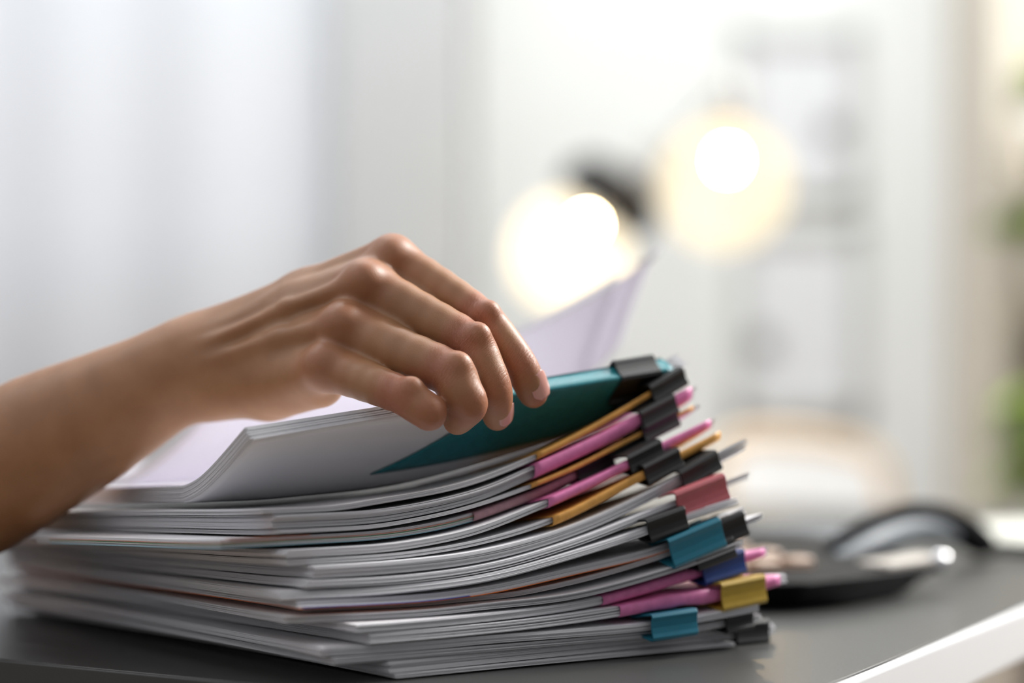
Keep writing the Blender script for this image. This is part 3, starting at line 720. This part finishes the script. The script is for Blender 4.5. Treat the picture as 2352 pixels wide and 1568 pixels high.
# ------------------------------------------------------------------ the room behind
M['wall'] = mat('white paint', (.86, .862, .845), .7); nw = noise_color(M['wall'], (.85, .852, .835), (.87, .872, .855), 6, 2)
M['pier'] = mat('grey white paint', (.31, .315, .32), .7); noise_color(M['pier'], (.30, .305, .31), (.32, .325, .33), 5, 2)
M['floor'] = mat('brown boards', (.34, .26, .19), .5); noise_color(M['floor'], (.28, .21, .15), (.38, .29, .21), 6, 4, stretch=(1, 9, 1))
YB = 3.8
def panel(name, x0, x1, y0, y1, z0, z1, m, kind='structure', **k):
    mb = MB(); mb.box(((x0+x1)/2, (y0+y1)/2, (z0+z1)/2), (x1-x0, y1-y0, z1-z0)); return tag(mb.build(name, m, k.get('parent')), k.get('label'), k.get('cat'), None, kind)
panel('floor', -2.6, 2.6, -.6, YB+.1, -.80, -.75, M['floor'])
panel('wall_back', -2.6, 2.6, YB, YB+.12, -.75, 2.0, M['wall'])
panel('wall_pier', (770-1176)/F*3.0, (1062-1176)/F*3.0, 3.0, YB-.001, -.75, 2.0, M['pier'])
panel('baseboard_back', -.06, 2.6, YB-.016, YB-.0005, -.75, -.66, M['wall'])
# sheer curtain in front of the left window
M['curtain'] = mat('sheer curtain', (.63, .64, .66), .8)
cm = M['curtain']; out = cm.node_tree.nodes['Material Output']; t = nd(cm, 'ShaderNodeBsdfTranslucent'); t.inputs['Color'].default_value = (.79, .795, .82, 1)
ms = nd(cm, 'ShaderNodeMixShader'); ms.inputs[0].default_value = .5; lk(cm, cm.node_tree.nodes['Principled BSDF'].outputs[0], ms.inputs[1]); lk(cm, t.outputs[0], ms.inputs[2]); lk(cm, ms.outputs[0], out.inputs['Surface'])
V = []; Fc = []; nx = 160; cx0, cx1 = -1.75, (775-1176)/F*3.0
for i in range(nx):
    x = cx0+(cx1-cx0)*i/(nx-1); y = 3.03+.003*math.sin(x*34)+.004*math.sin(x*9+1)
    for z in (-.72, .3, 1.3, 1.98): V.append((x, y, z))
for i in range(nx-1):
    for j in range(3): Fc.append((i*4+j, i*4+4+j, i*4+5+j, i*4+1+j))
o = fixnormals(mesh('curtain', V, Fc, cm, None, True)); s = o.modifiers.new('solid', 'SOLIDIFY'); s.thickness = .0015
tag(o, 'pale bluish white sheer curtain filling the left background', 'curtain')
win = tag(bpy.data.objects.new('window_1', None), None, None, None, 'structure'); COL.objects.link(win); win.location = (-1.0, 3.70, .6)
M['frame_white'] = mat('white window frame', (.8, .8, .8), .4)
mb = MB()
for x in (-1.75, -1.0, -.25): mb.box((x, 3.74, .6), (.06, .05, 2.3))
for z in (-.5, 1.70): mb.box((-1.0, 3.74, z), (1.5, .05, .06))
mb.build('window_frame', M['frame_white'], win)

# pictures
M['pic_frame'] = mat('light grey frame', (.60, .60, .59), .45); M['mat_board'] = mat('white mat board', (.80, .80, .82), .6); M['print'] = mat('dark grey print', (.16, .16, .16), .6)
def picture(x0, y0, x1, y1, blobs, label, fw):
    Y = YB-.012; d = Y
    X0, X1 = (x0-1176)/F*d, (x1-1176)/F*d; Z1, Z0 = H-(y0-784)/F*d, H-(y1-784)/F*d
    root = empty('picture_frame', ((X0+X1)/2, YB, Z0), label, 'picture', 'framed pictures on the back wall')
    mb = MB()
    for c, sz in ((((X0+X1)/2, Y, Z0+fw/2), (X1-X0, .022, fw)), (((X0+X1)/2, Y, Z1-fw/2), (X1-X0, .022, fw)), ((X0+fw/2, Y, (Z0+Z1)/2), (fw, .022, Z1-Z0)), ((X1-fw/2, Y, (Z0+Z1)/2), (fw, .022, Z1-Z0))): mb.box(c, sz)
    mb.build('frame', M['pic_frame'], root, bevel=.002)
    mb = MB(); mb.box(((X0+X1)/2, Y+.003, (Z0+Z1)/2), (X1-X0-fw, .006, Z1-Z0-fw)); mb.build('mat_board', M['mat_board'], root)
    for bx, by, r in blobs:                            # leaf sprays of the print
        mb = MB(); c = P(bx, by, d)
        for a in range(7):
            an = a*.9; cc = c+np.array([math.cos(an)*r*.55, 0, math.sin(an)*r*.55]); t = np.array([math.cos(an), 0, math.sin(an)]); s2 = np.array([-t[2], 0, t[0]])
            yy = Y-.0005-.0001*a
            mb.add([(cc-t*r*.6)*[1, 0, 1]+[0, yy, 0], (cc+s2*r*.22)*[1, 0, 1]+[0, yy, 0], (cc+t*r*.6)*[1, 0, 1]+[0, yy, 0], (cc-s2*r*.22)*[1, 0, 1]+[0, yy, 0]], [(0, 1, 2, 3)])
        mb.build('leaf_print', M['print'], root)
picture(1690, 66, 1975, 452, [(1915, 305, .030)], 'upper grey framed picture on the back wall, dark motif at lower right', .024)
picture(1682, 512, 1985, 960, [(1748, 795, .032), (1702, 640, .016)], 'lower grey framed picture on the back wall, dark motif at lower left', .027)

# lamps: clear globes with a glowing bulb on arms from the wall
for gk, gs in (('globe', 1.55), ('globe_bright', 2.4)):
  M[gk] = bpy.data.materials.new('warm frosted globe'); gm = M[gk]; gm.use_nodes = True; gm.node_tree.nodes.remove(gm.node_tree.nodes['Principled BSDF'])
  tr = nd(gm, 'ShaderNodeBsdfTransparent'); em = nd(gm, 'ShaderNodeEmission'); em.inputs['Color'].default_value = (1, .84, .56, 1); em.inputs['Strength'].default_value = gs
  ad = nd(gm, 'ShaderNodeMixShader'); ad.inputs[0].default_value = .5; lk(gm, tr.outputs[0], ad.inputs[1]); lk(gm, em.outputs[0], ad.inputs[2]); lk(gm, ad.outputs[0], gm.node_tree.nodes['Material Output'].inputs['Surface'])
M['bulb'] = bpy.data.materials.new('glowing bulb'); bm_ = M['bulb']; bm_.use_nodes = True; bm_.node_tree.nodes.remove(bm_.node_tree.nodes['Principled BSDF'])
em = nd(bm_, 'ShaderNodeEmission'); em.inputs['Color'].default_value = (1, .70, .38, 1); em.inputs['Strength'].default_value = 320; lk(bm_, em.outputs[0], bm_.node_tree.nodes['Material Output'].inputs['Surface'])
M['socket_black'] = mat('black socket', (.012, .011, .010), .6, spec=.2); M['socket_grey'] = mat('grey socket', (.34, .33, .31), .4); M['socket_white'] = mat('pale socket', (.72, .70, .66), .4)
def lamp(gpx, gpy, rpx, bpx, bpy, d, axis, sock, label, sr, gk='globe'):
    g = P(gpx, gpy, d); R = rpx/F*d; ax = np.array(axis, float); ax /= np.linalg.norm(ax)
    root = empty('wall_lamp', (g[0], YB, g[2]), label, 'lamp', 'globe lamps in the background')
    a0 = math.asin(min(1, sr*.7/R)); prof = [(R*math.sin(t), R*math.cos(t)) for t in np.linspace(a0, math.pi, 22)]
    mb = MB(); mb.lathe(g, prof, 36, ax); mb.build('globe', M[gk], root, True)
    b = P(bpx, bpy, d); mb = MB(); mb.lathe(b, [(.0001, -.011), (.006, -.010), (.0095, -.004), (.0095, .004), (.006, .010), (.0001, .012)], 20, ax); mb.build('bulb', M['bulb'], root, True)
    s0 = g+ax*R*.93; mb = MB(); mb.lathe(s0, [(.0001, -.004), (sr, -.004), (sr*1.05, .02), (sr*.8, .045), (sr*.3, .055), (.0001, .056)], 24, ax); mb.build('socket', sock, root, True)
    tip = s0+ax*.05; mb = MB(); mb.tube([tip, tip+np.array([0, .06, .012]), (tip[0], YB-.3, tip[2]+.015), (tip[0], YB-.01, tip[2]+.015)], .005, 10); mb.build('arm', M['socket_white'], root, True)
    mb = MB(); mb.lathe((tip[0], YB-.012, tip[2]+.015), [(.0001, .0115), (.04, .0115), (.04, 0), (.0001, 0)], 24, (0, 1, 0)); mb.build('wall_plate', M['socket_white'], root, True)
lamp(1664, 425, 148, 1670, 368, 2.55, (.12, .05, 1), M['socket_grey'], 'right glowing globe lamp in front of the upper picture', .013)
lamp(1308, 580, 132, 1345, 520, 2.65, (.60, -.05, .80), M['socket_black'], 'left glowing globe lamp with a black socket, behind the hand', .060, 'globe_bright')

# chair with pale wooden frame
M['wood'] = mat('pale wood', (.70, .54, .38), .5); noise_color(M['wood'], (.67, .51, .35), (.74, .58, .42), 20, 3, stretch=(1, 1, 8)); M['cushion'] = mat('white cushion', (.79, .80, .81), .8)
D = 2.95; ch = empty('chair', (P(1855, 1000, D)[0], D, -.75), 'chair with a pale wooden frame and white back behind the desk', 'chair')
pt = refine([np.append(P(x, y, D), .012) for x, y in ((1648,1500),(1650,1200),(1660,1060),(1700,1010),(1800,1003),(1930,1020),(2010,1060),(2035,1130),(2045,1250),(2050,1500))], 4)
mb = MB(); mb.tube([p[:3] for p in pt], .013, 10); mb.build('back_frame', M['wood'], ch, True)
mb = MB(); a, b = P(1670, 1045, D), P(2025, 1045, D); mb.box(((a[0]+b[0])/2, D, H-(1230-784)/F*D), (b[0]-a[0], .02, .21)); mb.build('backrest', M['cushion'], ch, bevel=.008)
zs = -.32; xa, xb = P(1648, 0, D)[0], P(2050, 0, D)[0]
mb = MB(); mb.box(((xa+xb)/2, D-.20, zs), (xb-xa, .42, .045)); mb.build('seat', M['cushion'], ch, bevel=.012)
for x in (xa, xb):
    for y in (D-.38, D): mb = MB(); mb.tube([(x, y, -.75), (x, y, zs if y < D else H-(1500-784)/F*D)], .012, 10); mb.build('leg', M['wood'], ch, True)

# bookcase upright and plants at the right edge
M['shelf'] = mat('taupe shelf board', (.52, .47, .40), .5); noise_color(M['shelf'], (.49, .44, .37), (.56, .51, .44), 14, 3, stretch=(1, 1, .1))
D = 2.75; sx = (2306-1176)/F*D
bk = empty('bookcase', (sx+.35, D+.15, -.75), 'taupe open bookcase at the right edge of the room', 'bookcase')
mb = MB(); mb.box((sx+.016, D+.20, .6), (.032, .32, 2.7)); mb.build('side_panel', M['shelf'], bk)
mb = MB(); mb.box((sx+.75, D+.20, .6), (.032, .32, 2.7)); mb.build('side_panel', M['shelf'], bk)
mb = MB(); mb.box((sx+.383, D+.355, .6), (.73, .012, 2.7)); mb.build('back_panel', M['shelf'], bk)
SHZ = [H-(y-784)/F*D for y in (400, 690, 1270)]
for z in [-.70, -.35]+SHZ: mb = MB(); mb.box((sx+.383, D+.125, z-.012), (.69, .45, .022)); mb.build('shelf', M['shelf'], bk)
M['leaf'] = mat('green leaf', (.12, .22, .02), .45, Transmission_Weight=0.0); noise_color(M['leaf'], (.09, .19, .012), (.23, .33, .03), 30, 2)
M['pot'] = mat('white pot', (.75, .74, .70), .4)
def plant(px, pz, D_, leaves, spread, label, hgt):
    base = np.array([(px-1176)/F*D_, D_, pz]); root = empty('potted_plant', base, label, 'plant', 'potted plants on the bookcase')
    mb = MB(); mb.lathe(base, [(.0001, .001), (.038, .001), (.05, .075), (.044, .075), (.040, .065), (.0001, .065)], 24); mb.build('pot', M['pot'], root, True)
    mb = MB(); st = MB(); rr = random.Random(int(px))
    for i in range(leaves):
        an = rr.uniform(0, 6.28); el_ = rr.uniform(-.5, 1.0); rad = rr.uniform(.35, 1)*spread
        p = base+np.array([math.cos(an)*rad, math.sin(an)*rad*.5, .08+hgt*(el_*.5+.2)]); dv = np.array([math.cos(an), math.sin(an), rr.uniform(-.9, .4)]); dv /= np.linalg.norm(dv); s = np.cross(dv, (0, 0, 1)); s /= np.linalg.norm(s); l = rr.uniform(.022, .036)
        up = np.cross(s, dv)
        mb.add([p-dv*l, p-dv*l*.3+s*l*.45+up*.004, p+dv*l*.5+s*l*.3+up*.003, p+dv*l, p+dv*l*.5-s*l*.3+up*.003, p-dv*l*.3-s*l*.45+up*.004], [(0, 1, 2, 3, 4, 5)])
        st.tube([base+np.array([0, 0, .06]), (base+p)/2+np.array([0, 0, .05]), p-dv*l], .0012, 5, False)
    mb.build('foliage', M['leaf'], root); st.build('stem', M['leaf'], root, True)
plant(2450, SHZ[0]+.0015, D-.045, 60, .065, 'small green potted plant high on the bookcase, at the top right', .06)
plant(2440, SHZ[1]+.0015, D-.045, 110, .085, 'green potted plant on the middle shelf at the right edge', .02)
plant(2440, SHZ[2]+.0015, D-.045, 170, .090, 'largest green potted plant, low at the right edge', .16)

# ------------------------------------------------------------------ light
def area(name, loc, target, sx_, sy_, power, col=(1, 1, 1)):
    l = bpy.data.lights.new(name, 'AREA'); l.shape = 'RECTANGLE'; l.size = sx_; l.size_y = sy_; l.energy = power; l.color = col
    o = bpy.data.objects.new(name, l); COL.objects.link(o); o.location = loc
    o.rotation_euler = (Vector(target)-Vector(loc)).to_track_quat('-Z', 'Y').to_euler(); return o
area('assumed_key_light', (1.58, 1.95, 1.4), (0, .95, .1), .7, .8, 92, (1, .985, .96))  # assumed unseen key light from the back right; no window is built there
area('daylight_window_left', (-.95, 3.62, .7), (-.5, 1.0, .2), 1.4, 1.9, 13.5, (.97, .98, 1))  # area light standing for daylight from a window assumed behind the curtain
area('added_wall_light', (.15, 2.2, 1.95), (.45, 3.8, .20), 1.9, .5, 78, (.95, .995, 1))  # added unseen light that brightens the back wall
area('added_curtain_light', (-1.3, 1.6, 1.9), (-.6, 3.0, .4), 1.0, .6, 7, (.97, .98, 1))  # added light without a fixture, aimed at the curtain
w = bpy.data.worlds.new('World'); SC.world = w; w.use_nodes = True
nt = w.node_tree; bg = nt.nodes['Background']; bg.inputs['Strength'].default_value = 1.0
tcw = nt.nodes.new('ShaderNodeTexCoord'); sx_ = nt.nodes.new('ShaderNodeSeparateXYZ'); nt.links.new(tcw.outputs['Generated'], sx_.inputs[0])
mr = nt.nodes.new('ShaderNodeMapRange'); mr.inputs['From Min'].default_value = -.2; mr.inputs['From Max'].default_value = 1.0; mr.inputs['To Min'].default_value = .045; mr.inputs['To Max'].default_value = .75
nt.links.new(sx_.outputs['Z'], mr.inputs['Value'])
lx = nt.nodes.new('ShaderNodeMapRange'); lx.inputs['From Min'].default_value = .1; lx.inputs['From Max'].default_value = -.9; lx.inputs['To Min'].default_value = 1.0; lx.inputs['To Max'].default_value = 1.9
nt.links.new(sx_.outputs['X'], lx.inputs['Value'])
mm = nt.nodes.new('ShaderNodeMath'); mm.operation = 'MULTIPLY'; nt.links.new(mr.outputs[0], mm.inputs[0]); nt.links.new(lx.outputs[0], mm.inputs[1])
mc = nt.nodes.new('ShaderNodeVectorMath'); mc.operation = 'SCALE'; mc.inputs[0].default_value = (.97, .97, 1.0); nt.links.new(mm.outputs[0], mc.inputs['Scale']); nt.links.new(mc.outputs[0], bg.inputs['Color'])

cam = bpy.data.cameras.new('camera'); co = bpy.data.objects.new('camera', cam); COL.objects.link(co)
co.location = (0, 0, H); co.rotation_euler = (math.pi/2, 0, 0); cam.lens = 80; cam.sensor_width = 36; cam.clip_start = .05
cam.dof.use_dof = True; cam.dof.focus_distance = .932; cam.dof.aperture_fstop = 2.5
SC.camera = co
SC.cycles.use_denoising = True; SC.cycles.use_adaptive_sampling = True; SC.cycles.adaptive_threshold = .06; SC.cycles.max_bounces = 7; SC.cycles.diffuse_bounces = 3
SC.view_settings.view_transform = 'Standard'; SC.view_settings.look = 'None'; SC.view_settings.gamma = 1; SC.view_settings.exposure = 0; SC.view_settings.use_curve_mapping = False
